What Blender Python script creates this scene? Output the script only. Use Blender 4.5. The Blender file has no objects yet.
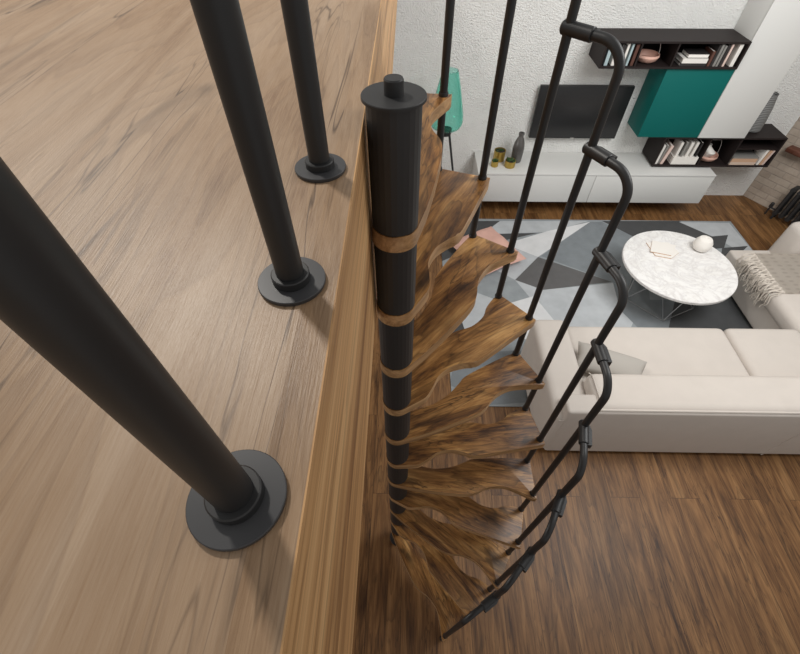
import bpy, bmesh, math, random
from mathutils import Vector, Matrix
random.seed(7)
D = bpy.data; SC = bpy.context.scene; COL = SC.collection
PI = math.pi

# ------------------------------------------------------------------ materials
class NT:
    def __init__(s, name):
        s.m = D.materials.new(name); s.m.use_nodes = True
        s.t = s.m.node_tree; s.t.nodes.clear()
        s.out = s.n('ShaderNodeOutputMaterial'); s.b = s.n('ShaderNodeBsdfPrincipled')
        s.l(s.b.outputs[0], s.out.inputs['Surface'])
    def n(s, k, **kw):
        o = s.t.nodes.new(k)
        for a, v in kw.items(): setattr(o, a, v)
        return o
    def l(s, a, b): s.t.links.new(a, b)
    def set(s, **kw):
        for k, v in kw.items():
            k = k.replace('_', ' ')
            s.b.inputs[k].default_value = v
    def coord(s, scale=(1, 1, 1), loc=(0, 0, 0), rot=(0, 0, 0), rnd=0.0):
        tc = s.n('ShaderNodeTexCoord'); src = tc.outputs['Object']
        if rnd:
            oi = s.n('ShaderNodeObjectInfo'); vm = s.n('ShaderNodeVectorMath', operation='SCALE')
            cx = s.n('ShaderNodeCombineXYZ')
            for i in range(3): s.l(oi.outputs['Random'], cx.inputs[i])
            vm.inputs['Scale'].default_value = rnd; s.l(cx.outputs[0], vm.inputs[0])
            ad = s.n('ShaderNodeVectorMath', operation='ADD'); s.l(src, ad.inputs[0]); s.l(vm.outputs[0], ad.inputs[1]); src = ad.outputs[0]
        mp = s.n('ShaderNodeMapping'); s.l(src, mp.inputs['Vector'])
        mp.inputs['Scale'].default_value = scale; mp.inputs['Location'].default_value = loc; mp.inputs['Rotation'].default_value = rot
        return mp.outputs[0]
    def noise(s, vec, scale, detail=4, rough=.55, dist=0.0):
        o = s.n('ShaderNodeTexNoise'); s.l(vec, o.inputs['Vector'])
        o.inputs['Scale'].default_value = scale; o.inputs['Detail'].default_value = detail
        o.inputs['Roughness'].default_value = rough; o.inputs['Distortion'].default_value = dist
        return o.outputs['Fac']
    def ramp(s, fac, stops):
        o = s.n('ShaderNodeValToRGB'); s.l(fac, o.inputs[0]); e = o.color_ramp.elements
        while len(e) < len(stops): e.new(.5)
        for i, (p, c) in enumerate(stops):
            e[i].position = p; e[i].color = (c[0], c[1], c[2], 1) if not isinstance(c, float) else (c, c, c, 1)
        return o.outputs[0]
    def mix(s, fac, a, b, mode='MIX'):
        o = s.n('ShaderNodeMix', data_type='RGBA', blend_type=mode)
        for sock, v in ((o.inputs[0], fac), (o.inputs[6], a), (o.inputs[7], b)):
            if isinstance(v, (int, float)): sock.default_value = v
            elif isinstance(v, tuple): sock.default_value = (v[0], v[1], v[2], 1)
            else: s.l(v, sock)
        return o.outputs[2]
    def bump(s, h, strength, dist=.01):
        o = s.n('ShaderNodeBump'); o.inputs['Strength'].default_value = strength; o.inputs['Distance'].default_value = dist
        s.l(h, o.inputs['Height']); s.l(o.outputs[0], s.b.inputs['Normal'])

def lin(r, g, b):
    f = lambda c: (c / 255 / 12.92) if c / 255 <= .04045 else ((c / 255 + .055) / 1.055) ** 2.4
    return (f(r), f(g), f(b))

def plain(name, c, rough=.5, metal=0.0, bump=None, vary=0.0, spec=.5):
    k = NT(name)
    k.set(Roughness=rough, Metallic=metal); k.b.inputs['Specular IOR Level'].default_value = spec
    v = k.coord()
    if vary:
        f = k.noise(v, 9, 5)
        k.l(k.ramp(f, [(.3, tuple(x * (1 - vary) for x in c)), (.7, tuple(min(1, x * (1 + vary)) for x in c))]), k.b.inputs['Base Color'])
    else:
        k.b.inputs['Base Color'].default_value = (*c, 1)
    if bump:
        k.bump(k.noise(v, bump[0], 4, .6), bump[1], bump[2] if len(bump) > 2 else .005)
    return k.m

def wood(name, stops, along='X', fine=70, broad=9, stretch=14, plank=None, rough=.45, rnd=0.0, joint=.6, bump=.15, spec=.4, rings=(10, .25), dist=1.2, crack=0.35, hair=0.0):
    """wood grain running along one axis; optional planks (width, length)"""
    k = NT(name)
    rot = (0, 0, 0) if along == 'X' else (0, 0, -PI / 2)
    base = k.coord(rot=rot, rnd=rnd)               # x runs along the grain
    vec = base
    pl = None
    if plank:
        br = k.n('ShaderNodeTexBrick'); k.l(base, br.inputs['Vector'])
        br.offset = .37; br.offset_frequency = 2
        br.inputs['Scale'].default_value = 1; br.inputs['Brick Width'].default_value = plank[1]; br.inputs['Row Height'].default_value = plank[0]
        br.inputs['Mortar Size'].default_value = plank[2]; br.inputs['Mortar Smooth'].default_value = .2; br.inputs['Bias'].default_value = 0
        br.inputs['Color1'].default_value = (0, 0, 0, 1); br.inputs['Color2'].default_value = (1, 1, 1, 1); br.inputs['Mortar'].default_value = (.5, .5, .5, 1)
        pl = br
        sc = k.n('ShaderNodeVectorMath', operation='SCALE'); sc.inputs['Scale'].default_value = 7.3; k.l(br.outputs['Color'], sc.inputs[0])
        ad = k.n('ShaderNodeVectorMath', operation='ADD'); k.l(base, ad.inputs[0]); k.l(sc.outputs[0], ad.inputs[1]); vec = ad.outputs[0]
    def mp(sx, sy):
        m = k.n('ShaderNodeMapping'); k.l(vec, m.inputs['Vector']); m.inputs['Scale'].default_value = (sx, sy, sy); return m.outputs[0]
    f1 = k.noise(mp(1 / stretch, 1), broad, 6, .6, dist)          # broad figure
    f2 = k.noise(mp(1 / (stretch * 2.2), 1), fine, 4, .65, .2)     # fine pores
    f3 = k.noise(mp(1 / (stretch * .55), 1), broad * .62, 3, .55, 2.2)  # dark cracks and knots
    figure = k.n('ShaderNodeMath', operation='ADD')
    m1 = k.n('ShaderNodeMath', operation='MULTIPLY'); k.l(f1, m1.inputs[0]); m1.inputs[1].default_value = .72
    m2 = k.n('ShaderNodeMath', operation='MULTIPLY'); k.l(f2, m2.inputs[0]); m2.inputs[1].default_value = .28
    k.l(m1.outputs[0], figure.inputs[0]); k.l(m2.outputs[0], figure.inputs[1])
    col = k.ramp(figure.outputs[0], stops)
    cr = k.ramp(f3, [(.30, (1 - crack,) * 3), (.40, (1.0, 1.0, 1.0))])
    col = k.mix(1.0, col, cr, 'MULTIPLY')
    g1 = k.noise(mp(1 / stretch, 1), broad * .7, 2.5, .5, dist * .8)   # growth rings: contour lines of a long soft noise
    rg = k.n('ShaderNodeMath', operation='MULTIPLY'); k.l(g1, rg.inputs[0]); rg.inputs[1].default_value = rings[0]
    fr_ = k.n('ShaderNodeMath', operation='FRACT'); k.l(rg.outputs[0], fr_.inputs[0])
    lo = 1 - rings[1]
    ln = k.ramp(fr_.outputs[0], [(0, (lo, lo * .98, lo * .96)), (.12, (lo * .5 + .5,) * 3), (.45, (1.0, 1.0, 1.0)), (.93, (1.03, 1.03, 1.02)), (1.0, (lo, lo * .98, lo * .96))])
    col = k.mix(1.0, col, ln, 'MULTIPLY')
    if hair:
        h1 = k.noise(mp(1 / (stretch * 1.6), 1), broad * 4.0, 2, .5, .6); h2 = k.noise(mp(1 / stretch, 1), broad * .8, 2, .5)
        sb = k.n('ShaderNodeMath', operation='SUBTRACT'); k.l(h1, sb.inputs[0]); sb.inputs[1].default_value = .5
        ab = k.n('ShaderNodeMath', operation='ABSOLUTE'); k.l(sb.outputs[0], ab.inputs[0])
        line = k.ramp(ab.outputs[0], [(0, (1., 1., 1.)), (.008, (.7,) * 3), (.024, (0., 0., 0.))])
        mask = k.ramp(h2, [(.46, (0., 0., 0.)), (.62, (1., 1., 1.))])
        both = k.mix(1.0, line, mask, 'MULTIPLY')
        sc2 = k.mix(1.0, both, (hair,) * 3, 'MULTIPLY')
        col = k.mix(sc2, col, tuple(x * .38 for x in stops[0][1]))
    if pl:
        tone = k.ramp(pl.outputs['Color'], [(0, (.93, .93, .93)), (1, (1.06, 1.05, 1.04))])
        col = k.mix(1.0, col, tone, 'MULTIPLY')
        col = k.mix(pl.outputs['Fac'], col, tuple(x * (1 - joint) for x in stops[0][1]))
    k.l(col, k.b.inputs['Base Color'])
    k.set(Roughness=rough); k.b.inputs['Specular IOR Level'].default_value = spec
    k.bump(f2, bump, .002)
    return k.m

M = {}
M['deck'] = wood('pale_oak_planks', [(.34, lin(124, 95, 69)), (.46, lin(154, 126, 98)), (.57, lin(165, 139, 113)), (.72, lin(180, 156, 132))], 'Y', fine=520, broad=9, stretch=9, plank=(.62, 2.6, .0006), rough=.43, spec=.5, bump=.25, joint=.25, crack=.32, dist=1.0, rings=(15, .13), hair=.85)
M['nosing'] = wood('oak_nosing', [(.36, lin(128, 100, 73)), (.5, lin(156, 128, 100)), (.66, lin(176, 150, 124))], 'Y', fine=520, broad=11, stretch=9, rough=.40, bump=.3, crack=.2, dist=1.0, rings=(14, .13), hair=.6)
M['fascia'] = wood('oak_fascia_board', [(.36, lin(134, 95, 60)), (.46, lin(180, 137, 91)), (.56, lin(206, 163, 114)), (.68, lin(222, 184, 134))], 'Y', fine=120, broad=26, stretch=26, rough=.5, bump=.1, crack=.15, dist=.4, rings=(9, .3))
M['lowfloor'] = wood('brown_floorboards', [(.33, lin(68, 42, 22)), (.45, lin(110, 76, 44)), (.55, lin(136, 98, 60)), (.7, lin(158, 120, 78))], 'Y', fine=120, broad=14, stretch=10, plank=(.19, 1.5, .0011), rough=.45, bump=.12, crack=.4, joint=.45, rings=(9, .35), hair=.7)
M['tread'] = wood('acacia_tread', [(.36, lin(62, 36, 18)), (.45, lin(122, 82, 42)), (.54, lin(164, 118, 66)), (.66, lin(206, 160, 100))], 'X', fine=150, broad=13, stretch=5, rough=.38, rnd=37.0, bump=.08, crack=.65, spec=.5, rings=(9, .45), dist=1.0, hair=.8)
M['tread_edge'] = wood('tread_edge_highlight', [(.36, lin(134, 100, 66)), (.5, lin(172, 134, 94)), (.64, lin(198, 160, 118))], 'X', fine=160, broad=20, stretch=9, rough=.4, rnd=11.0, crack=.15, rings=(6, .2))  # paler wood for side faces; the bevel's highlight is painted into this colour
M['black'] = plain('matt_black_steel', lin(37, 37, 38), .45, 0.0, vary=.06, spec=.5)
M['pole'] = plain('black_pole_steel', lin(40, 40, 41), .5, 0.0, vary=.05)
M['flange'] = plain('dark_grey_flange', lin(60, 60, 62), .42, 0.0, spec=.5)
M['plaster'] = plain('white_plaster', lin(241, 241, 238), .9, bump=(75, 1.0, .024), vary=.03)
M['white'] = plain('white_lacquer', lin(212, 212, 209), .4)
M['teal'] = plain('teal_lacquer', lin(3, 95, 90), .5, spec=.25)
M['espresso'] = plain('espresso_wood', lin(36, 29, 28), .6, bump=(40, .05), vary=.1, spec=.25)
M['screen'] = plain('tv_screen', lin(30, 30, 31), .3)
M['tvframe'] = plain('tv_frame', lin(18, 18, 19), .4)
M['gold'] = plain('brushed_gold', lin(186, 158, 84), .35, .85)
M['soil'] = plain('dark_soil', lin(40, 34, 30), .95, bump=(120, .8))
M['leaf'] = plain('green_leaves', lin(52, 80, 34), .5, vary=.25)
M['bottle'] = plain('smoked_ceramic', lin(92, 90, 88), .25, .2, vary=.3)
M['sofa'] = plain('cream_sofa_fabric', lin(202, 194, 186), .92, bump=(420, .18, .002), vary=.025)
M['grey_fabric'] = plain('grey_cushion_fabric', lin(172, 167, 160), .95, bump=(420, .2, .002))
M['pink_fabric'] = plain('blush_cushion_fabric', lin(216, 172, 158), .95, bump=(300, .2, .002), vary=.08)
M['pink'] = plain('blush_bowl', lin(214, 172, 156), .5)
M['wire'] = plain('pale_wire', lin(205, 200, 196), .4, .3)
M['steel'] = plain('dark_wire_steel', lin(150, 152, 154), .35, .4)
M['paper'] = plain('white_pages', lin(232, 228, 222), .8)
M['iron'] = plain('black_cast_iron', lin(40, 40, 41), .5, bump=(60, .1))
M['walnut'] = plain('dark_walnut', lin(92, 54, 40), .5, vary=.2)
BOOKC = {'white': (226, 222, 216), 'grey': (130, 128, 124), 'dark': (44, 40, 40), 'brown': (88, 56, 46), 'blush': (214, 190, 180), 'blue': (166, 184, 188), 'beige': (206, 184, 166), 'tan': (196, 160, 132)}
for kk, vv in BOOKC.items(): M['bk_' + kk] = plain('book_' + kk, lin(*vv), .6)
M['rug_mid'] = plain('rug_mid_grey', lin(148, 154, 157), 1, bump=(300, .4, .004), vary=.10)
M['rug_slate'] = plain('rug_slate', lin(126, 132, 136), 1, bump=(300, .4, .004), vary=.10)
M['rug_dark'] = plain('rug_charcoal', lin(74, 75, 76), 1, bump=(300, .4, .004), vary=.08)
M['rug_grey'] = plain('rug_warm_grey', lin(98, 97, 97), 1, bump=(300, .4, .004), vary=.08)
M['rug_light'] = plain('rug_pale_grey', lin(216, 217, 218), 1, bump=(300, .4, .004), vary=.06)
M['rug_pale'] = plain('rug_silver', lin(184, 188, 191), 1, bump=(300, .4, .004), vary=.08)

def marble():
    k = NT('white_marble'); v = k.coord()
    f = k.noise(v, 5, 8, .65, 1.6); g = k.noise(v, 2.1, 6, .6, 2.5)
    a = k.ramp(f, [(.42, lin(238, 237, 235)), (.5, lin(222, 220, 219)), (.54, lin(237, 236, 234))])
    b = k.ramp(g, [(.44, (1., 1., 1.)), (.5, (.91, .90, .89)), (.56, (1., 1., 1.))])
    k.l(k.mix(1.0, a, b, 'MULTIPLY'), k.b.inputs['Base Color']); k.set(Roughness=.28); return k.m
M['marble'] = marble()

def brick():
    k = NT('whitewashed_brick'); tc = k.n('ShaderNodeTexCoord')
    br = k.n('ShaderNodeTexBrick'); k.l(tc.outputs['UV'], br.inputs['Vector'])
    br.inputs['Scale'].default_value = 1; br.inputs['Brick Width'].default_value = .21; br.inputs['Row Height'].default_value = .065
    br.inputs['Mortar Size'].default_value = .006; br.inputs['Mortar Smooth'].default_value = .6
    br.inputs['Color1'].default_value = (*lin(178, 166, 153), 1); br.inputs['Color2'].default_value = (*lin(166, 153, 140), 1); br.inputs['Mortar'].default_value = (*lin(160, 150, 139), 1)
    v = k.coord(); f = k.noise(v, 14, 6, .65)
    t = k.ramp(f, [(.3, (.86, .84, .82)), (.7, (1.08, 1.07, 1.06))])
    k.l(k.mix(1., br.outputs['Color'], t, 'MULTIPLY'), k.b.inputs['Base Color']); k.set(Roughness=.9)
    h = k.n('ShaderNodeMath', operation='SUBTRACT'); k.l(f, h.inputs[0]); k.l(br.outputs['Fac'], h.inputs[1])
    k.bump(h.outputs[0], .5, .006); return k.m
M['brick'] = brick()

def glass():
    k = NT('teal_glass'); k.t.nodes.remove(k.b)
    g = k.n('ShaderNodeBsdfGlass'); g.inputs['Roughness'].default_value = 0; g.inputs['IOR'].default_value = 1.35
    g.inputs['Color'].default_value = (.97, 1, .99, 1); k.l(g.outputs[0], k.out.inputs['Surface'])
    a = k.n('ShaderNodeVolumeAbsorption'); a.inputs['Color'].default_value = (.02, .84, .72, 1); a.inputs['Density'].default_value = 115; k.l(a.outputs[0], k.out.inputs['Volume'])
    return k.m
M['glass'] = glass()

def throw_mat():
    k = NT('woven_throw'); tc = k.n('ShaderNodeTexCoord')
    ck = k.n('ShaderNodeTexVoronoi'); mp = k.n('ShaderNodeMapping'); k.l(tc.outputs['Object'], mp.inputs['Vector']); mp.inputs['Scale'].default_value = (12, 22, 4)
    k.l(mp.outputs[0], ck.inputs['Vector']); ck.inputs['Randomness'].default_value = .15; ck.inputs['Scale'].default_value = 1
    k.l(k.ramp(ck.outputs['Distance'], [(.18, lin(196, 186, 175)), (.34, lin(210, 201, 190))]), k.b.inputs['Base Color'])
    k.set(Roughness=.95); v = k.coord(); k.bump(k.noise(v, 260, 3), .4, .004); return k.m
M['throw'] = throw_mat()
def vase_mat():
    k = NT('ribbed_grey_ceramic'); v = k.coord()
    w = k.n('ShaderNodeTexWave', bands_direction='Z'); k.l(v, w.inputs['Vector']); w.inputs['Scale'].default_value = 22; w.inputs['Distortion'].default_value = .4
    k.l(k.ramp(w.outputs['Fac'], [(.2, lin(84, 84, 84)), (.8, lin(140, 140, 138))]), k.b.inputs['Base Color']); k.set(Roughness=.6)
    k.bump(w.outputs['Fac'], .5, .006); return k.m
M['vase'] = vase_mat()

# ------------------------------------------------------------------ mesh helpers
def obj(name, bm, mat, parent=None, smooth=35, loc=None, rotz=None):
    me = D.meshes.new(name); bmesh.ops.recalc_face_normals(bm, faces=bm.faces[:]); bm.to_mesh(me); bm.free()
    for m in (mat if isinstance(mat, (list, tuple)) else [mat]): me.materials.append(m)
    if smooth:
        me.polygons.foreach_set('use_smooth', [True] * len(me.polygons)); me.set_sharp_from_angle(angle=math.radians(smooth))
    o = D.objects.new(name, me); COL.objects.link(o)
    if parent: o.parent = parent
    if loc is not None: o.location = loc
    if rotz is not None: o.rotation_euler = (0, 0, rotz)
    return o
def inst(name, src, parent, loc=(0, 0, 0), rotz=0):
    o = D.objects.new(name, src.data); COL.objects.link(o); o.parent = parent; o.location = loc; o.rotation_euler = (0, 0, rotz); return o
def tag(o, label, cat, group=None):
    o['label'] = label; o['category'] = cat
    if group: o['group'] = group
    return o
def thing(name, label, cat, loc=(0, 0, 0), rotz=0, group=None):
    o = D.objects.new(name, None); COL.objects.link(o); o.location = loc; o.rotation_euler = (0, 0, rotz); o.empty_display_size = .1
    return tag(o, label, cat, group)
def struct(o): o['kind'] = 'structure'; return o

def box(bm, x0, x1, y0, y1, z0, z1, bev=0.0, seg=2, mat=0, M4=None):
    vs = [bm.verts.new((x, y, z)) for z in (z0, z1) for y in (y0, y1) for x in (x0, x1)]
    fs = [bm.faces.new([vs[i] for i in f]) for f in ((0, 2, 3, 1), (4, 5, 7, 6), (0, 1, 5, 4), (1, 3, 7, 5), (3, 2, 6, 7), (2, 0, 4, 6))]
    for f in fs: f.material_index = mat
    if M4 is not None: bmesh.ops.transform(bm, matrix=M4, verts=vs)
    if bev:
        es = list({e for f in fs for e in f.edges})
        bmesh.ops.bevel(bm, geom=es, offset=bev, segments=seg, profile=.5, affect='EDGES', material=-1)
    return bm
def nb(): return bmesh.new()
def cyl(bm, c, r, z0, z1, n=32, r2=None):
    r2 = r if r2 is None else r2
    a = [bm.verts.new((c[0] + r * math.cos(2 * PI * i / n), c[1] + r * math.sin(2 * PI * i / n), z0)) for i in range(n)]
    b = [bm.verts.new((c[0] + r2 * math.cos(2 * PI * i / n), c[1] + r2 * math.sin(2 * PI * i / n), z1)) for i in range(n)]
    bm.faces.new(a[::-1]); bm.faces.new(b)
    for i in range(n): bm.faces.new((a[i], a[(i + 1) % n], b[(i + 1) % n], b[i]))
    return bm
def lathe(bm, prof, n=32, c=(0, 0, 0), closed=False, mat=0):
    rings = []
    for r, z in prof:
        if r < 1e-5: rings.append([bm.verts.new((c[0], c[1], c[2] + z))])
        else: rings.append([bm.verts.new((c[0] + r * math.cos(2 * PI * i / n), c[1] + r * math.sin(2 * PI * i / n), c[2] + z)) for i in range(n)])
    pr = list(zip(rings, rings[1:])) + ([(rings[-1], rings[0])] if closed else [])
    for a, b in pr:
        for i in range(n):
            j = (i + 1) % n
            q = [a[i] if len(a) > 1 else a[0], a[j] if len(a) > 1 else None, b[j] if len(b) > 1 else None, b[i] if len(b) > 1 else b[0]]
            q = [v for v in q if v is not None]
            if len(q) > 2:
                f = bm.faces.new(q); f.material_index = mat
    return bm
def tube(bm, pts, r, n=12, caps=True, closed=False):
    pts = [Vector(p) for p in pts]; N = len(pts); rings = []
    T = []
    for i in range(N):
        a = pts[(i - 1) % N] if (closed or i > 0) else pts[i]; b = pts[(i + 1) % N] if (closed or i < N - 1) else pts[i]
        T.append((b - a).normalized())
    u = T[0].orthogonal().normalized()
    for i in range(N):
        u = (u - T[i] * u.dot(T[i])).normalized(); w = T[i].cross(u)
        rr = r[i] if isinstance(r, (list, tuple)) else r
        rings.append([bm.verts.new(pts[i] + (u * math.cos(2 * PI * k / n) + w * math.sin(2 * PI * k / n)) * rr) for k in range(n)])
    for i in range(N if closed else N - 1):
        a, b = rings[i], rings[(i + 1) % N]
        for k in range(n): bm.faces.new((a[k], a[(k + 1) % n], b[(k + 1) % n], b[k]))
    if caps and not closed: bm.faces.new(rings[0][::-1]); bm.faces.new(rings[-1])
    return bm
def cat_rom(P, sub=6):
    out = []
    for i in range(len(P) - 1):
        p0 = P[max(i - 1, 0)]; p1 = P[i]; p2 = P[i + 1]; p3 = P[min(i + 2, len(P) - 1)]
        for s in range(sub):
            t = s / sub
            out.append(tuple(.5 * (2 * b + (c - a) * t + (2 * a - 5 * b + 4 * c - d) * t * t + (3 * b - a - 3 * c + d) * t ** 3) for a, b, c, d in zip(p0, p1, p2, p3)))
    out.append(tuple(P[-1])); return out
def prism(bm, poly, z0, z1, bev=0.0, seg=2):
    a = [bm.verts.new((x, y, z0)) for x, y in poly]; b = [bm.verts.new((x, y, z1)) for x, y in poly]
    f0 = bm.faces.new(a[::-1]); f1 = bm.faces.new(b); n = len(poly)
    for i in range(n): bm.faces.new((a[i], a[(i + 1) % n], b[(i + 1) % n], b[i]))
    if bev:
        bmesh.ops.bevel(bm, geom=list(f0.edges) + list(f1.edges), offset=bev, segments=seg, profile=.5, affect='EDGES')
    return bm
def pillow(bm, w, d, h, n=18, pinch=.12, M4=None, mat=0):
    def P(i, j, s):
        u = -1 + 2 * i / n; v = -1 + 2 * j / n
        e = max(0, (1 - u * u)) ** .42 * max(0, (1 - v * v)) ** .42
        x = u * (1 - pinch * (1 - abs(v)) ** 1.0 * abs(u) ** 3 * .6); y = v * (1 - pinch * (1 - abs(u)) * abs(v) ** 3 * .6)
        return Vector((x * w / 2, y * d / 2, s * e * h / 2))
    grids = []
    for s in (1, -1):
        g = [[None] * (n + 1) for _ in range(n + 1)]
        for i in range(n + 1):
            for j in range(n + 1):
                if s == -1 and (i in (0, n) or j in (0, n)): g[i][j] = grids[0][i][j]
                else:
                    p = P(i, j, s); g[i][j] = bm.verts.new(M4 @ p if M4 is not None else p)
        grids.append(g)
        for i in range(n):
            for j in range(n):
                q = (g[i][j], g[i + 1][j], g[i + 1][j + 1], g[i][j + 1])
                f = bm.faces.new(q if s == 1 else q[::-1]); f.material_index = mat
    return bm

# ------------------------------------------------------------------ dimensions
FZ = 2.498            # upper floor level
EDGE = -.0632           # edge of upper floor
WY = 4.318             # rear wall plane
PX, PY = -.0188, .6896   # pole axis
RISE = .2101; NT_ = 11; T1 = 2.312; STEP = math.radians(14.21); AZ0 = math.radians(11.9); RB = .5465

# ------------------------------------------------------------------ setting
bm = nb(); box(bm, -4, 6.5, -3.0, WY + .1, -.12, 0); struct(obj('floor', bm, M['lowfloor'], smooth=0))
bm = nb(); box(bm, -4, EDGE - .031, -3.0, WY, FZ - .40, FZ); struct(obj('floor_upper', bm, M['deck'], smooth=0))
bm = nb(); box(bm, EDGE - .031, EDGE - .0014, -3.0, WY, FZ - .04, FZ); struct(obj('trim_1', bm, M['nosing'], smooth=0))
# the face board closes the slab; its top edge sits flush beside the nosing strip
bm = nb(); box(bm, EDGE - .0014, EDGE, -3.0, WY, FZ - .415, FZ); struct(obj('trim_2', bm, M['fascia'], smooth=0))
bm = nb(); box(bm, -4, 4.3, WY, WY + .1, 0, 3.6); struct(obj('wall_rear', bm, M['plaster'], smooth=0))
# slanted brick wall on the right
c0 = Vector((3.832, 4.318, 0)); wd = Vector((.5326, -.8464, 0)); wn = Vector((.8464, .5326, 0))
L = 5.0
bm = nb(); uvl = bm.loops.layers.uv.new('UVMap')
P = [c0, c0 + wd * L, c0 + wd * L + wn * .12, c0 + wn * .12]
a = [bm.verts.new(p) for p in P]; b = [bm.verts.new(p + Vector((0, 0, 2.9))) for p in P]
for i in range(4):
    f = bm.faces.new((a[i], a[(i + 1) % 4], b[(i + 1) % 4], b[i]))
bm.faces.new(a[::-1]); bm.faces.new(b)
for f in bm.faces:
    for l in f.loops:
        p = l.vert.co - c0; l[uvl].uv = (p.dot(wd), p.z)
struct(obj('wall_right', bm, M['brick'], smooth=0))

# ------------------------------------------------------------------ upper guard railing
rail = thing('guard_railing', 'thick black railing posts standing along the edge of the pale upper floor', 'railing', (-.1072, .1497, FZ))
H = .92
src = None
for i in range(3):
    y = i * .2
    if i == 0:
        bm = nb(); cyl(bm, (0, 0), .0128, .004, H - .012, 40); p = obj('baluster', bm, M['black'], rail, loc=(0, 0, 0)); src = p
        bm = nb(); lathe(bm, [(0, 0), (.0312, 0), (.0318, .0012), (.0318, .0042), (.0312, .0048), (.018, .0048), (0, .0048)], 48); fl = obj('floor_flange', bm, M['flange'], p)
        bm = nb(); lathe(bm, [(.0125, .005), (.0178, .005), (.0178, .0125), (.0168, .0135), (.0125, .0135)], 40, closed=True); co = obj('collar', bm, M['black'], p)
    else:
        p = inst('baluster', src, rail, (0, y, 0)); inst('floor_flange', fl, p); inst('collar', co, p)
bm = nb(); tube(bm, [(0, -.06, H), (0, .46, H)], .021, 20); obj('handrail', bm, M['black'], rail)

# ------------------------------------------------------------------ spiral staircase
st = thing('spiral_staircase', 'brown wooden spiral staircase winding down round a black central pole', 'staircase', (PX, PY, 0))
HR = .041
def tread_mesh(front, rear, name):
    F = cat_rom(front, 5); Rr = cat_rom(rear, 5)
    poly = [(u, -v) for u, v in F]                 # outer -> hub on the downhill side
    af = math.atan2(-front[-1][1], front[-1][0]); ar = math.atan2(-rear[0][1], rear[0][0])
    if ar < 0: ar += 2 * PI
    # hub arc round the pole, from front side (negative y) backwards to the rear side
    a0 = -math.acos(max(-1, min(1, front[-1][0] / (HR + .002)))); a1 = math.acos(max(-1, min(1, rear[0][0] / (HR + .002))))
    a0 = -PI / 2; a1 = PI / 2
    m = 20
    for i in range(m + 1):
        t = a0 - (2 * PI - (a1 - a0)) * i / m
        poly.append(((HR + .002) * math.cos(t), (HR + .002) * math.sin(t)))
    poly += [(u, -v) for u, v in Rr]
    bm = nb(); prism(bm, poly, -.034, 0, .0035, 2); bm.normal_update()
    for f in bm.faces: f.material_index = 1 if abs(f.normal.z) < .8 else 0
    return bm
fo = [(.562, .019), (.552, .020), (.50, .002), (.445, -.012), (.40, -.009), (.36, .004), (.315, .031), (.27, .042), (.20, .046), (.13, .0475), (.06, .047)]
fe = [(.562, .019), (.54, .022), (.44, .028), (.365, .033), (.285, .036), (.25, .020), (.204, .005), (.15, .009), (.11, .030), (.075, .046), (.05, .047)]
ro = [(.05, -.046), (.10, -.046), (.15, -.045), (.216, -.062), (.27, -.090), (.31, -.110), (.44, -.132), (.51, -.139), (.542, -.141)]
re_ = [(.05, -.047), (.18, -.081), (.285, -.098), (.36, -.083), (.42, -.093), (.458, -.118), (.505, -.136), (.53, -.139), (.542, -.141)]
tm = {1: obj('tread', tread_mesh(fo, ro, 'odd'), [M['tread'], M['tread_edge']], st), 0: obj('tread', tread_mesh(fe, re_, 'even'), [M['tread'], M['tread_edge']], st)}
used = {}
def place(k): return (0, 0, T1 - RISE * (k - 1)), PI / 2 - (AZ0 + STEP * (k - 1))
def rail_path(foot):
    top = RISE + .6026; r = .055
    q = Vector((RB * math.cos(STEP), RB * math.sin(STEP), top)); p = Vector((RB, 0, top)); d = (q - p).normalized()
    pts = [Vector((RB, 0, foot)), Vector((RB, 0, .3)), Vector((RB, 0, top - r))]
    for i in range(1, 11):
        a = PI / 2 * i / 10
        pts.append(Vector((RB, 0, top - r)) + d * (r - r * math.cos(a)) + Vector((0, 0, r * math.sin(a))))
    pts.append(q - d * .035); return pts
bl = {}
bm = nb(); tube(bm, rail_path(-RISE - .05), .0103, 16); bl['n'] = bm
bm = nb(); tube(bm, rail_path(-T1 + RISE * (NT_ - 1)), .0103, 16); bl['l'] = bm
# ferrule (bush where the tube passes a tread) and clamp that holds the next rail
def ferrule(): 
    bm = nb(); lathe(bm, [(.0100, .0), (.0128, .0), (.0128, .006), (.0118, .009), (.0100, .009)], 20, (RB, 0, 0), closed=True); return bm
def clamp():
    # sleeve of the next rail, closed by a rounded end round the tube, with a flat cheek on the outer side
    bm = nb(); zc = .6026
    q = Vector((RB * math.cos(STEP), -RB * math.sin(STEP), zc)); p = Vector((RB, 0, zc)); d = (q - p).normalized(); o_ = Vector((-d.y, d.x, 0))
    if o_.x < 0: o_ = -o_
    tube(bm, [p - d * .0165, p - d * .0155, p - d * .012, p + d * .056, p + d * .0575], [.0070, .0110, .0142, .0142, .0130], 24)
    vs = []
    for z in (-.013, .007):
        for a, l in ((-.004, .004), (.060, .004), (.060, .0205), (.012, .0205), (-.004, .013)): vs.append(bm.verts.new(p + d * a + o_ * l + Vector((0, 0, z))))
    bm.faces.new(vs[:5][::-1]); bm.faces.new(vs[5:])
    for i in range(5): bm.faces.new((vs[i], vs[(i + 1) % 5], vs[5 + (i + 1) % 5], vs[5 + i]))
    return bm
proto = {}
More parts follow.
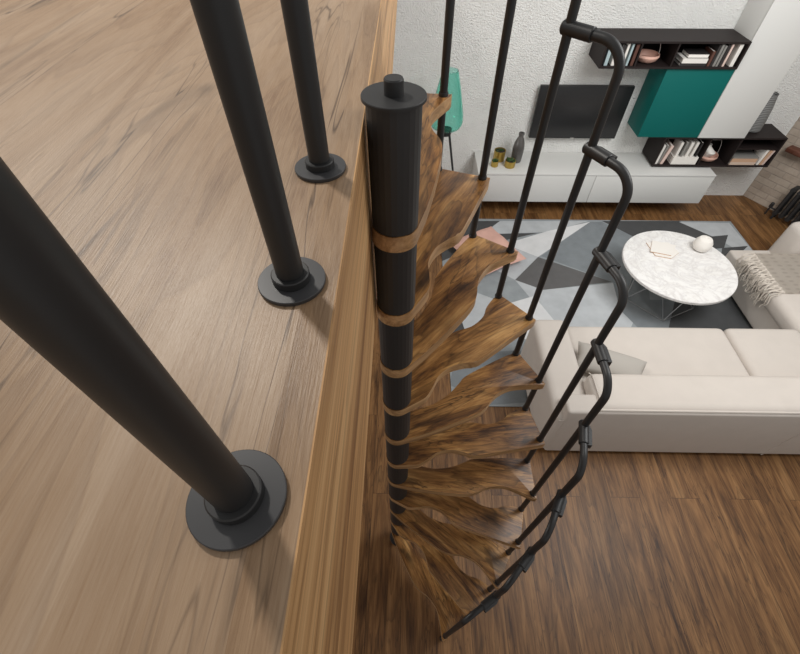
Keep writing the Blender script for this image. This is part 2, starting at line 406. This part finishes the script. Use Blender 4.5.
for k in range(1, NT_ + 1):
    loc, rz = place(k); par = k % 2
    if par not in used: t = tm[par]; used[par] = 1; t.location = loc; t.rotation_euler = (0, 0, rz)
    else: t = inst('tread', tm[par], st, loc, rz)
    key = 'l' if k == NT_ else 'n'
    if key not in proto: b_ = obj('baluster', bl[key], M['black'], st, loc=loc, rotz=rz); proto[key] = b_
    else: b_ = inst('baluster', proto[key], st, loc, rz)
    if 'f' not in proto:
        proto['f'] = obj('ferrule', ferrule(), M['black'], b_); proto['c'] = obj('rail_clamp', clamp(), M['black'], b_)
    else:
        inst('ferrule', proto['f'], b_)
        if k < NT_: inst('rail_clamp', proto['c'], b_)
    inst('ferrule', proto['f'], b_, (0, 0, -RISE))
# pole: spacers between the treads, tall top sleeve with a cap, base plate
sp = None
for k in range(1, NT_ + 1):
    z1 = T1 - RISE * (k - 1) - .034; z0 = z1 - (RISE - .034)
    if sp is None:
        bm = nb(); cyl(bm, (0, 0), HR, 0, RISE - .034, 26); sp = obj('pole_spacer', bm, M['pole'], st, smooth=0, loc=(0, 0, z0))
    else: inst('pole_spacer', sp, st, (0, 0, z0))
bm = nb(); cyl(bm, (0, 0), HR, T1, 2.526, 26); top = obj('pole_sleeve', bm, M['pole'], st, smooth=0)
bm = nb(); lathe(bm, [(0, 2.526), (.0468, 2.526), (.0468, 2.530), (.046, 2.531), (0, 2.531)], 48); capo = obj('pole_cap', bm, M['pole'], st)
bm = nb(); lathe(bm, [(0, 2.531), (.014, 2.531), (.014, 2.5505), (.0125, 2.5525), (0, 2.5525)], 28, (0, 0, 0)); obj('cap_knob', bm, M['pole'], capo)
bm = nb(); lathe(bm, [(0, 0), (.052, 0), (.052, .005), (.047, .007), (0, .007)], 40); obj('base_plate', bm, M['black'], st)

# ------------------------------------------------------------------ media wall
lb = thing('lowboard', 'long white wall-hung lowboard beneath the television', 'media cabinet', (1.88, 4.105, .18))
bm = nb(); box(bm, -1.16, 1.17, -.19, .209, 0, .302, .002); obj('body', bm, M['white'], lb)
bm = nb(); box(bm, -1.165, 1.175, -.2165, .209, .304, .32, .002); obj('top_panel', bm, M['white'], lb)
bm = nb(); box(bm, -1.0, 1.0, .06, .2, -.18, 0); obj('added_support', bm, M['espresso'], lb)  # support added under the wall-hung body, none visible in the image
for i in range(2):
    bm = nb(); x0 = -1.163 + i * 1.169; box(bm, x0, x0 + 1.165, -.2155, -.1925, .002, .3, .002); obj('drawer_front', bm, M['white'], lb)

tv = thing('television', 'flat black television on the white wall above the lowboard', 'television', (1.662, 4.285, .68))
bm = nb(); box(bm, -.43, .43, -.035, .005, 0, .49, .004); obj('frame', bm, M['tvframe'], tv)
bm = nb(); box(bm, -.422, .422, -.037, -.034, .012, .482, .001); obj('screen', bm, M['screen'], tv)
bm = nb(); box(bm, -.018, .018, -.0385, -.0355, .002, .009, .0008); obj('badge', bm, M['wire'], tv)
bm = nb(); box(bm, -.1, .1, .005, .033, .15, .35, .002); obj('wall_bracket', bm, M['tvframe'], tv)

def shelf_unit(name, label, x0, x1, z0, z1, y0, divs, mids=()):
    t = thing(name, label, 'wall shelf', (x0, y0, z0)); w = x1 - x0; h = z1 - z0; d = WY - y0; th = .016
    bm = nb(); box(bm, 0, w, 0, d, h - th, h, .001, 1); obj('top_panel', bm, M['espresso'], t)
    bm = nb(); box(bm, 0, w, 0, d, 0, th, .001, 1); obj('bottom_panel', bm, M['espresso'], t)
    for x in (0, w - th):
        bm = nb(); box(bm, x, x + th, .0, d, th, h - th, .001, 1); obj('side_panel', bm, M['espresso'], t)
    bm = nb(); box(bm, th, w - th, d - .012, d - .001, th, h - th); obj('back_panel', bm, M['espresso'], t)
    for x in divs:
        bm = nb(); box(bm, x - x0 - .006, x - x0 + .006, .004, d - .012, th, h - th); obj('divider', bm, M['espresso'], t)
    for xa, xb, z in mids:
        bm = nb(); box(bm, xa - x0, xb - x0, .01, d - .012, z - z0 - .006, z - z0 + .006); obj('shelf_board', bm, M['espresso'], t)
    return t
US = (1.600, 2.748, 1.404, 1.604, 3.999); LS = (2.462, 3.608, .515, .811, 4.023)
shelf_unit('wall_shelf', 'upper dark brown open wall shelf touching the top of the teal cabinet', *US, [1.893, 2.19])
shelf_unit('wall_shelf', 'lower dark brown open wall shelf beneath the teal and white cabinets', *LS, [2.905, 3.195], [(3.201, 3.592, .697)])

tc = thing('wall_cabinet', 'square teal wall cabinet between the two dark shelves', 'cabinet', (2.186, 4.022, .8125))
bm = nb(); box(bm, 0, .565, .02, .295, 0, .59, .0015); obj('body', bm, M['teal'], tc)
bm = nb(); box(bm, 0, .565, 0, .0185, 0, .59, .0015); obj('door', bm, M['teal'], tc)
wc = thing('tall_cabinet', 'tall white column cabinet rising beside the teal cabinet', 'cabinet', (2.753, 4.015, .8125))
bm = nb(); box(bm, 0, .437, .02, .302, 0, 1.75, .0015); obj('body', bm, M['white'], wc)
bm = nb(); box(bm, 0, .437, 0, .0185, 0, 1.75, .0015); obj('door', bm, M['white'], wc)

# books: upright or lying, one mesh each (covers + page block)
def book(label, group, cov, x, y, z, w, h, d, lean=0.0, flat=False, rz=0.0, pages_front=False):
    bm = nb(); t = min(.004, w * .15)
    if flat:   # w is thickness in z, h runs along x, d along y
        box(bm, -h / 2, h / 2, 0, d, 0, t, .0006, 1); box(bm, -h / 2, h / 2, 0, d, w - t, w, .0006, 1)
        box(bm, -h / 2 + .003, h / 2 - .003, .002 if pages_front else .006, d - .004, t, w - t, 0, 1, mat=1)
        if not pages_front: box(bm, -h / 2, h / 2, 0, t, t, w - t, 0, 1)
    else:
        box(bm, 0, t, 0, d, 0, h, .0006, 1); box(bm, w - t, w, 0, d, 0, h, .0006, 1)
        box(bm, t, w - t, .002 if pages_front else .006, d - .003, .003, h - .003, 0, 1, mat=1)
        if not pages_front: box(bm, t, w - t, 0, t, 0, h, 0, 1)
    o = obj('book', bm, [M['bk_' + cov], M['paper']], smooth=0)
    o.location = (x, y, z); o.rotation_euler = (0, lean, rz)
    return tag(o, label, 'book', group)
zu = 1.4205; gu = 'books on the upper wall shelf'
book('pale blue book standing first at the left end of the upper shelf', gu, 'blue', 1.640, 4.02, zu, .028, .155, .13)
book('short white book standing second from the left on the upper shelf', gu, 'white', 1.700, 4.02, zu, .028, .085, .12)
book('dark book standing just right of the short white one on the upper shelf', gu, 'dark', 1.745, 4.025, zu, .034, .145, .15)
book('tall white-spined book in the left compartment of the upper shelf', gu, 'white', 1.785, 4.02, zu, .018, .16, .14)
book('slim pale blue book beside the tall white-spined one on the upper shelf', gu, 'blue', 1.822, 4.02, zu, .016, .158, .14)
book('brown book against the first divider of the upper shelf', gu, 'brown', 1.858, 4.02, zu, .024, .155, .14)
book('dark book at the bottom of the flat pile on the upper shelf', gu, 'dark', 2.375, 4.015, zu, .022, .215, .14, flat=True)
book('thick white book lying in the middle of the flat pile on the upper shelf', gu, 'white', 2.378, 4.015, zu + .0222, .034, .205, .14, flat=True)
book('white book with dark cover on top of the flat pile on the upper shelf', gu, 'dark', 2.395, 4.025, zu + .0565, .032, .17, .13, flat=True, pages_front=True)
xs = [(2.492, .022, .11, 'brown', 'low brown book right of the flat pile on the upper shelf'), (2.518, .016, .155, 'dark', 'dark slim book second right of the flat pile on the upper shelf'),
      (2.540, .020, .158, 'grey', 'grey book amid the row right of the flat pile on the upper shelf'), (2.566, .018, .15, 'grey', 'grey-brown book left of a dark one on the upper shelf'),
      (2.590, .022, .155, 'dark', 'thick dark book left of the blush one on the upper shelf'), (2.618, .016, .160, 'blush', 'blush white book second from the right end of the upper shelf'),
      (2.680, .030, .160, 'white', 'thick white book standing at the right end of the upper shelf')]
for x, w, h, cv, lb_ in xs: book(lb_, gu, cv, x, 4.015, zu, w, h, .14)
zl = .5315; gl = 'books on the lower wall shelf'
book('white book standing first at the left end of the lower shelf', gl, 'white', 2.486, 4.04, zl, .022, .19, .14, .03)
book('grey book leaning second from the left on the lower shelf', gl, 'grey', 2.514, 4.05, zl, .020, .185, .14, .10)
book('blush book leaning third from the left on the lower shelf', gl, 'blush', 2.538, 4.04, zl, .026, .19, .14, .14)
for i, (h_, lb_) in enumerate((('lowest', 'white'), ('middle', 'white'), ('topmost', 'white'))):
    book(f'{h_} of the three white books lying in a pile on the lower shelf', gl, lb_, 2.762, 4.035, zl + i * .0252, .025, .245, .16, flat=True)
zs = zl + 3 * .0252 + .001
ys = [(2.650, .024, 'white', 'black-edged white book standing leftmost on the lower white pile'), (2.700, .022, 'grey', 'grey book standing second on the lower white pile'),
      (2.748, .026, 'white', 'white book with blush foot standing third on the lower white pile'), (2.798, .024, 'white', 'white book standing fourth on the lower white pile'),
      (2.846, .016, 'dark', 'dark book standing rightmost on the lower white pile')]
for x, w, cv, lb_ in ys: book(lb_, gl, cv, x, 4.045, zs, w, .142, .13)
for i, (w, cv, lb_) in enumerate(((.030, 'beige', 'lower beige book lying flat under the small shelf board'), (.036, 'tan', 'tan book lying in the middle of the beige pile on the lower shelf'), (.016, 'grey', 'thin grey book on top of the beige pile on the lower shelf'))):
    book(lb_, gl, cv, 3.345, 4.035, zl + (0, .0302, .0664)[i], w, .25, .18, flat=True)
book('white book leaning at the right end of the lower shelf', gl, 'white', 3.492, 4.04, zl, .022, .155, .14, .10)
book('patterned tan book leaning against the right side of the lower shelf', gl, 'tan', 3.520, 4.04, zl, .024, .150, .14, .15)
book('blush book leaning last at the right side of the lower shelf', gl, 'blush', 3.547, 4.04, zl, .018, .150, .14, .16)

def bowl(label, x, y, z, r, hh):
    t = thing('bowl', label, 'bowl', (x, y, z), group='blush bowls with wire handles')
    bm = nb(); lathe(bm, [(0, 0), (r * .55, .0), (r * .86, .018), (r, .045), (r * .97, .062), (r * .93, .060), (r * .92, .045), (r * .78, .022), (0, .010)], 36); obj('shell', bm, M['pink'], t)
    bm = nb(); pts = [(r * .93 * math.cos(a), 0, .055 + (hh - .055) * min(1, math.sin(a) * 1.25)) for a in [PI * i / 24 for i in range(25)]]
    tube(bm, pts, .0022, 6); obj('wire_handle', bm, M['wire'], t)
    return t
bowl('blush bowl with wire handle on the upper wall shelf', 2.02, 4.125, zu, .098, .155)
bowl('blush bowl with wire handle on the lower wall shelf', 3.03, 4.145, zl, .098, .20)
bm = nb(); lathe(bm, [(0, 0), (.03, .002), (.048, .03), (.05, .06), (.036, .095), (.022, .115), (.026, .13), (.018, .128), (.012, .1), (0, .02)], 20)
for v in bm.verts: v.co += Vector((.02 * math.sin(v.co.z * 40), .012 * math.sin(v.co.z * 55 + 1), 0))
o = obj('ornament', bm, M['paper'], loc=(3.02, 4.145, zl + .0215)); tag(o, 'crumpled white ornament sitting in the lower blush bowl', 'ornament')

bm = nb(); lathe(bm, [(0, 0), (.074, 0), (.082, .01), (.080, .10), (.066, .22), (.046, .315), (.048, .33), (.041, .33), (.038, .31), (.05, .22), (0, .05)], 40)
o = obj('vase', bm, M['vase'], loc=(3.338, 4.2, .8115)); tag(o, 'tall ribbed grey vase on the lower shelf beside the white column', 'vase')

# lowboard ornaments
def pot(label, x, y, r, h, plant):
    t = thing('potted_plant', label, 'potted plant', (x, y, .5005), group='gold pots on the lowboard')
    bm = nb(); lathe(bm, [(0, 0), (r * .94, 0), (r, .006), (r, h), (r * .92, h), (r * .92, h - .015), (0, h - .015)], 36); obj('pot', bm, M['gold'], t)
    bm = nb(); lathe(bm, [(0, h - .012), (r * .5, h - .010), (r * .915, h - .0135), (r * .915, h - .0145), (0, h - .0145)], 24); obj('soil', bm, M['soil'], t)
    bm = nb()
    for i in range(plant):
        a = random.uniform(0, 2 * PI); q = random.uniform(.1, .8) * r; hh = random.uniform(.012, .03); s = random.uniform(.006, .011)
        b0 = Vector((q * math.cos(a), q * math.sin(a), h - .012)); tip = b0 + Vector((math.cos(a) * .012, math.sin(a) * .012, hh))
        tube(bm, [b0, (b0 + tip) / 2, tip], [s * .5, s, s * .12], 6)
    obj('foliage', bm, M['leaf'], t)
pot('largest gold pot with dark soil, furthest back on the lowboard', .945, 4.15, .058, .105, 7)
pot('smallest gold pot at the left front of the lowboard group', .888, 4.033, .036, .058, 12)
pot('squat gold pot with green succulent beside the smoked bottle', 1.040, 4.027, .053, .066, 26)
bm = nb(); lathe(bm, [(0, 0), (.047, 0), (.053, .01), (.056, .08), (.057, .14), (.050, .19), (.034, .235), (.024, .252), (.024, .272), (.028, .277), (.028, .292), (.019, .292), (.017, .26), (0, .1)], 36)
o = obj('bottle', bm, M['bottle'], loc=(1.118, 4.13, .5005)); tag(o, 'smoky grey bottle vase on the left end of the lowboard', 'bottle')

# ------------------------------------------------------------------ floor lamp
fl_ = thing('floor_lamp', 'floor lamp with teal glass shade on thin black tripod by the wall', 'lamp', (.352, 3.872, 0))
out = [(.085, .955), (.125, .975), (.143, 1.01), (.146, 1.05), (.138, 1.11), (.105, 1.27), (.066, 1.43)]
out = cat_rom(out, 5); inn = [(max(r - .005, .01), z + .001) for r, z in out[::-1]]
bm = nb(); lathe(bm, [(0, .948), (.05, .948)] + out + inn + [(.05, .954), (0, .954)], 40); obj('glass_shade', bm, M['glass'], fl_)
bm = nb(); lathe(bm, [(0, .90), (.05, .90), (.055, .92), (.055, .947), (0, .947)], 28); obj('tripod_head', bm, M['black'], fl_)
for a in (-42, 112, 214):
    ca, sa = math.cos(math.radians(a)), math.sin(math.radians(a))
    bm = nb(); tube(bm, [(.045 * ca, .045 * sa, .92), (.27 * ca, .27 * sa, .0)], [.011, .008], 12); obj('leg', bm, M['black'], fl_)

# ------------------------------------------------------------------ rug
rx0, rx1, ry0, ry1 = .36, 3.455, 1.58, 3.825
polys = [  # patch outlines taken from image pixels, projected through the camera onto the floor
 ('rug_dark', [(0.259, 3.776), (1.003, 3.788), (0.871, 3.65), (0.729, 3.377), (0.337, 3.135), (0.144, 3.131)]),
 ('rug_pale', [(1.003, 3.788), (1.95, 3.803), (1.476, 3.611), (0.902, 3.569), (0.858, 3.634)]),
 ('rug_dark', [(0.902, 3.569), (1.369, 3.593), (0.98, 3.459)]),
 ('rug_light', [(1.004, 3.413), (1.479, 3.627), (1.956, 3.786), (1.334, 3.252), (1.299, 3.222)]),
 ('rug_slate', [(1.956, 3.786), (2.083, 3.788), (2.395, 3.497), (2.191, 2.665), (1.92, 2.887), (1.331, 3.237)]),
 ('rug_grey', [(1.299, 3.222), (1.92, 2.887), (1.26, 2.774), (1.025, 2.899)]),
 ('rug_pale', [(0.769, 3.378), (1.004, 3.413), (1.299, 3.222), (1.025, 2.899), (0.865, 3.031)]),
 ('rug_pale', [(1.025, 2.899), (1.26, 2.774), (1.925, 2.874), (2.081, 2.603), (1.9, 2.317), (1.311, 2.307), (1.137, 2.648)]),
 ('rug_light', [(0.907, 2.596), (1.164, 2.697), (1.327, 2.308), (1.102, 2.096), (0.929, 2.28)]),
 ('rug_pale', [(0.594, 2.763), (0.907, 2.596), (0.929, 2.28), (0.535, 2.087), (0.301, 2.291)]),
 ('rug_dark', [(2.088, 3.805), (2.907, 3.819), (3.234, 3.543), (3.056, 3.461), (2.83, 3.351), (2.385, 3.497)]),
 ('rug_pale', [(2.9, 3.801), (3.423, 3.793), (3.449, 3.272), (3.354, 3.256), (3.199, 3.511)]),
 ('rug_dark', [(3.077, 3.556), (3.318, 3.592), (3.182, 3.387), (3.075, 3.37)]),
 ('rug_dark', [(3.162, 3.386), (3.436, 3.421), (3.12, 3.151), (2.95, 2.677), (3.047, 3.179)]),
 ('rug_dark', [(2.414, 2.668), (3.041, 2.866), (2.941, 2.28), (2.339, 2.167), (2.22, 2.322)]),
 ('rug_slate', [(1.925, 2.874), (2.191, 2.665), (2.414, 2.668), (2.22, 2.322), (1.984, 2.318), (1.886, 2.541)]),
 ('rug_dark', [(0.36, 2.292), (0.493, 2.382), (0.527, 2.189), (0.389, 2.085)]),
 ('rug_slate', [(0.41, 2.035), (0.94, 2.093), (1.162, 1.639), (0.638, 1.589), (0.353, 1.755)]),
]
def clip(poly):
    for ax, lim, sg in ((0, rx0, 1), (0, rx1, -1), (1, ry0, 1), (1, ry1, -1)):
        o_ = []
        for i in range(len(poly)):
            a, b = poly[i - 1], poly[i]; da, db = sg * (a[ax] - lim), sg * (b[ax] - lim)
            if (da < 0) != (db < 0):
                t = da / (da - db); o_.append((a[0] + (b[0] - a[0]) * t, a[1] + (b[1] - a[1]) * t))
            if db >= 0: o_.append(b)
        poly = o_
        if not poly: return poly
    return poly
POLYS = [(m, clip(P_)) for m, P_ in polys]
bm = nb(); box(bm, rx0, rx1, ry0, ry1, .0005, .010, .003, 2)
mats = ['rug_mid', 'rug_dark', 'rug_pale', 'rug_light', 'rug_slate', 'rug_grey']
for i, (m, P_) in enumerate(POLYS):
    if len(P_) < 3: continue
    vs = [bm.verts.new((x, y, .0104 + i * .00006)) for x, y in P_]; f = bm.faces.new(vs); f.material_index = mats.index(m)
    if f.normal.z < 0: f.normal_flip()
o = obj('rug', bm, [M[m] for m in mats], smooth=0); tag(o, 'large rug with angular grey, silver and charcoal patches', 'rug')

# floor cushion on the rug
cc = Vector((.785, 3.22, .091)); ang = math.atan2(3.16 - 3.70, 1.143 - .837)
bm = nb(); pillow(bm, .56, .52, .15, 20, .10)
for v in bm.verts:
    v.co.z += .010 * math.sin(v.co.x * 22 + v.co.y * 9) * max(0, v.co.z) / .07
o = obj('cushion', bm, M['pink_fabric'], loc=cc, rotz=ang, smooth=60); tag(o, 'blush pink square cushion lying flat on the grey rug', 'cushion')

# ------------------------------------------------------------------ coffee table
ct = thing('coffee_table', 'round coffee table with white marble top on a thin wire base', 'coffee table', (2.268, 2.712, 0))
TR = .44
bm = nb(); lathe(bm, [(0, .372), (TR - .004, .372), (TR, .376), (TR, .396), (TR - .004, .400), (0, .400)], 96); obj('tabletop', bm, M['marble'], ct)
def wbar(bm, a, b, r=.004): tube(bm, [a, b], r, 8)
bm = nb(); n6 = 5
bot = [(.30 * math.cos(2 * PI * i / n6 + .75), .30 * math.sin(2 * PI * i / n6 + .75), .0155) for i in range(n6)]
topp = [(.25 * math.cos(2 * PI * (i + .5) / n6 + .75), .25 * math.sin(2 * PI * (i + .5) / n6 + .75), .367) for i in range(n6)]
for i in range(n6):
    wbar(bm, bot[i], bot[(i + 1) % n6]); wbar(bm, topp[i], topp[(i + 1) % n6]); wbar(bm, bot[i], topp[i]); wbar(bm, bot[(i + 1) % n6], topp[i])
obj('wire_base', bm, M['steel'], ct)
# things on the table
def card(label, poly, z, h, mat2):
    bm = nb(); prism(bm, poly, 0, h, .0); cx = sum(p[0] for p in poly) / len(poly); cy = sum(p[1] for p in poly) / len(poly)
    for v in bm.verts: v.co.x -= cx; v.co.y -= cy
    bm.normal_update()
    for f in bm.faces: f.material_index = 1 if abs(f.normal.z) < .5 else 0
    o = obj('booklet', bm, [M['paper'], mat2], smooth=0, loc=(cx, cy, z)); return tag(o, label, 'booklet', 'booklets on the marble table')
card('lower tan-edged pale booklet on the marble table top', [(2.088, 2.974), (2.104, 2.806), (2.225, 2.771), (2.322, 2.848), (2.279, 2.977)], .4005, .007, M['bk_tan'])  # both booklet outlines come from image pixels cast onto the table top
card('upper pale booklet lying askew on the tan-edged one', [(2.143, 2.993), (2.325, 2.93), (2.232, 2.8), (2.074, 2.848)], .408, .007, M['bk_tan'])
bm = nb(); lathe(bm, [(0, 0), (.04, .001), (.06, .015), (.072, .05), (.068, .08), (.05, .11), (.022, .12), (.014, .121), (.012, .119), (.0, .112)], 40)
o = obj('vase', bm, M['paper'], loc=(2.515, 2.90, .4005)); tag(o, 'small round white vase on the marble coffee table', 'vase')

# ------------------------------------------------------------------ corner sofa
sf = thing('corner_sofa', 'large cream fabric corner sofa with its back to the staircase', 'sofa', (.92, 1.232, 0))
ox, oy = .92, 1.232
def sbox(name, x0, x1, y0, y1, z0, z1, bev, parent=sf, seg=5, mat='sofa', puff=0.0):
    bm = nb(); box(bm, x0 - ox, x1 - ox, y0 - oy, y1 - oy, z0, z1, bev, seg)
    return obj(name, bm, M[mat], parent, smooth=50)
XR = 4.05
bm = nb(); box(bm, .03, XR - ox - .02, .02, 2.03 - oy - .04, .035, .27, .02, 3); box(bm, 2.925 - ox, XR - ox - .02, .03, 3.06 - oy, .035, .27, .02, 3); obj('base', bm, M['sofa'], sf, smooth=50)
sbox('backrest', .955, XR, 1.232, 1.36, .03, .585, .02)
bm = nb(); box(bm, 1.125 - ox, XR - ox, 1.245 - oy, 1.51 - oy, .30, .603, .05, 5); obj('back_cushion', bm, M['sofa'], sf, smooth=50)
arm = sbox('armrest', .905, 1.15, 1.236, 2.025, .03, .505, .05)
# seat cushions: soft top with gentle crown
def seat(name, x0, x1, y0, y1, z0, z1, bev=.045, crown=.012):
    bm = nb(); box(bm, x0, x1, y0, y1, z0, z1, bev, 5)
    bmesh.ops.subdivide_edges(bm, edges=[e for e in bm.edges if e.calc_length() > .2], cuts=6, use_grid_fill=True)
    for v in bm.verts:
        u = (v.co.x - x0) / (x1 - x0) * 2 - 1; w = (v.co.y - y0) / (y1 - y0) * 2 - 1
        if v.co.z > (z0 + z1) / 2: v.co.z += crown * (1 - u * u) * (1 - w * w)
        v.co.x -= ox; v.co.y -= oy
    return obj(name, bm, M['sofa'], sf, smooth=50)
seat('seat_cushion', 1.162, 2.322, 1.50, 2.045, .24, .405)
seat('seat_cushion', 2.328, 2.865, 1.50, 2.045, .24, .405)
seat('seat_cushion', 2.87, XR, 1.50, 2.84, .24, .405, .06)
bm = nb(); box(bm, 2.905 - ox, XR - ox, 2.05 - oy, 2.85 - oy, .03, .33, .03, 4); obj('base', bm, M['sofa'], sf, smooth=50)
sbox('armrest', 3.27, XR, 2.85, 3.09, .03, .585, .06)
# piping and seams
def seam(pts, r=.0035): tube(bm, [Vector(p) - Vector((ox, oy, 0)) for p in pts], r, 8)
bm = nb(); seam([(1.13, 1.243, .598), (4.0, 1.243, .598)]); seam([(1.128, 1.25, .57), (1.15, 1.275, .603), (1.15, 1.47, .603), (1.15, 1.515, .57)])
obj('piping', bm, M['sofa'], sf)
bm = nb(); seam([(.93, 1.238, .47), (1.14, 1.238, .475)]); obj('piping', bm, M['sofa'], arm)
bm = nb(); seam([(2.418, 1.2315, .03), (2.457, 1.2315, .56)], .0035); obj('piping', bm, M['sofa'], sf)

# cushion on the sofa
Mx = Matrix.Rotation(math.radians(-22), 4, 'Z') @ Matrix.Rotation(math.radians(13), 4, 'X')
bm = nb(); pillow(bm, .44, .21, .15, 22, .16, Mx)
o = obj('cushion', bm, M['grey_fabric'], loc=(1.345, 1.637, .480), smooth=60); tag(o, 'grey cushion lying on the cream sofa seat by its left arm', 'cushion')

# throw with fringe on the right-hand seat
th = thing('throw_blanket', 'woven beige throw with a knotted fringe spread over the right-hand seat', 'blanket', (3.4, 2.6, .42))
bm = nb(); nx, ny = 40, 20; G = []
for i in range(nx + 1):
    row = []
    for j in range(ny + 1):
        x = 2.935 + (3.95 - 2.935) * i / nx; y = 2.37 + (2.845 - 2.37) * j / ny
        u = (x - 2.87) / (XR - 2.87) * 2 - 1; w = (y - 1.5) / 1.34 * 2 - 1
        z = .4085 + .012 * max(0, 1 - u * u) * max(0, 1 - w * w) + .0015 * math.sin(x * 31 + y * 17)
        if x < 2.93 + .05: z -= (2.98 - x) ** 2 * 3
        row.append(bm.verts.new((x - 3.4, y - 2.6, z - .42)))
    G.append(row)
for i in range(nx):
    for j in range(ny): bm.faces.new((G[i][j], G[i + 1][j], G[i + 1][j + 1], G[i][j + 1]))
r = bmesh.ops.solidify(bm, geom=bm.faces[:], thickness=.006)
obj('cloth', bm, M['throw'], th, smooth=60)
bm = nb()
for i in range(64):
    y = 2.375 + .46 * i / 63; s0 = random.uniform(-.012, .012); L_ = random.uniform(.14, .24)
    pts = []; 
    for q in range(9):
        t = q / 8 * L_
        if t < .035: px_, pz = 2.94 - t, .408 - t * .12
        elif t < .11: a = (t - .035) / .06; px_, pz = 2.905 - .06 * math.sin(min(a, PI / 2)), .404 - .055 * (1 - math.cos(min(a, PI / 2)))
        else: px_, pz = 2.848, .355 - (t - .1)
        pts.append((px_ - 3.4 + .004 * math.sin(q * 2.1 + i), y - 2.6 + s0 * q / 3 + .008 * math.sin(q * 1.7 + i * 1.3), pz - .42 + .009))
    tube(bm, pts, .0034, 6)
fr = obj('fringe', bm, M['throw'], th); fr['kind'] = 'stuff'

# ------------------------------------------------------------------ radiator on the slanted wall
rd = thing('radiator', 'black cast iron column radiator against the slanted brick wall', 'radiator', (3.93, 3.93, 0), math.atan2(wd.y, wd.x))
for i in range(9):
    bm = nb(); x = .025 + i * .066
    for yy in (-.035, .035, ):
        tube(bm, [(x, yy, .075), (x, yy, .34)], .019, 14)
    tube(bm, [(x, -.045, .075), (x, .045, .075)], .024, 14); tube(bm, [(x, -.045, .345), (x, .045, .345)], .024, 14)
    box(bm, x - .010, x + .010, -.05, .05, .075, .345, .006, 2)
    if i in (0, 8): tube(bm, [(x, -.03, .06), (x, -.03, 0)], .012, 10); tube(bm, [(x, .03, .06), (x, .03, 0)], .012, 10)
    obj('section', bm, M['iron'], rd)
bm = nb(); tube(bm, [(0, 0, .085), (-.05, 0, .085), (-.055, 0, .07), (-.055, 0, .0)], .008, 10); pv = obj('supply_pipe', bm, M['iron'], rd)
bm = nb(); lathe(bm, [(0, 0), (.016, .0), (.018, .01), (.016, .05), (.012, .055), (0, .055)], 20, (-.055, 0, .085)); obj('valve', bm, M['iron'], pv)

# little wooden ledge on the slanted wall
led = c0 + wd * .10
bm = nb(); box(bm, 0, .55, -.10, -.001, 0, .045, .008, 3)
o = obj('wall_ledge', bm, M['walnut'], loc=(led.x, led.y, .60)); o.rotation_euler = (0, 0, math.atan2(wd.y, wd.x)); tag(o, 'small dark wood ledge on the slanted brick wall at the right edge', 'ledge')

# ------------------------------------------------------------------ light
def area(name, loc, target, size, power, col=(1, 1, 1), sy=None):
    l = D.lights.new(name, 'AREA'); l.energy = power; l.color = col; l.size = size
    if sy: l.shape = 'RECTANGLE'; l.size_y = sy
    o = D.objects.new(name, l); COL.objects.link(o); o.location = loc
    o.rotation_euler = (Vector(target) - Vector(loc)).to_track_quat('-Z', 'Y').to_euler(); return o
area('ceiling_lamp_light', (-1.5, 2.05, 4.7), (-.1, .4, 2.4), .25, 54, (1, .95, .88))
area('wall_fill_light', (2.3, 1.45, 3.5), (1.5, 4.3, .9), 1.5, 90, (1, 1, .99))  # added soft light above the room that brightens the rear wall, no window here
area('lower_fill_light', (-3.4, 1.6, 1.3), (0, 1.6, .6), 1.2, 30, (1, .98, .95))  # added fill for the floor under the slab, not an actual window
w = D.worlds.new('world'); SC.world = w; w.use_nodes = True
bg = w.node_tree.nodes['Background']; bg.inputs[0].default_value = (1, .985, .96, 1); bg.inputs[1].default_value = .46

# ------------------------------------------------------------------ camera
f_, pit, yaw, rol = 422.2, .8884, .0162, 0.0
def cam_axes():
    cp, sp_ = math.cos(pit), math.sin(pit); fw = Vector((0, cp, -sp_)); r = Vector((1, 0, 0)); d = Vector((0, -sp_, -cp))
    c, s = math.cos(rol), math.sin(rol); r2 = r * c + d * s; d2 = d * c - r * s
    Z = Matrix.Rotation(yaw, 3, 'Z'); return Z @ r2, Z @ d2, Z @ fw
CR, CD, CF = cam_axes(); CAM = Vector((0, .064, 2.784))
cd = D.cameras.new('camera'); co_ = D.objects.new('camera', cd); COL.objects.link(co_)
cd.sensor_fit = 'HORIZONTAL'; cd.sensor_width = 36; cd.lens = f_ / 800 * 36; cd.clip_start = .01; cd.clip_end = 60
mw = Matrix.Identity(4)
for i in range(3): mw[i][0] = CR[i]; mw[i][1] = -CD[i]; mw[i][2] = -CF[i]; mw[i][3] = CAM[i]
co_.matrix_world = mw; SC.camera = co_
SC.view_settings.view_transform = 'Standard'; SC.view_settings.look = 'None'; SC.view_settings.gamma = 1; SC.view_settings.exposure = 0
SC.view_settings.use_curve_mapping = False
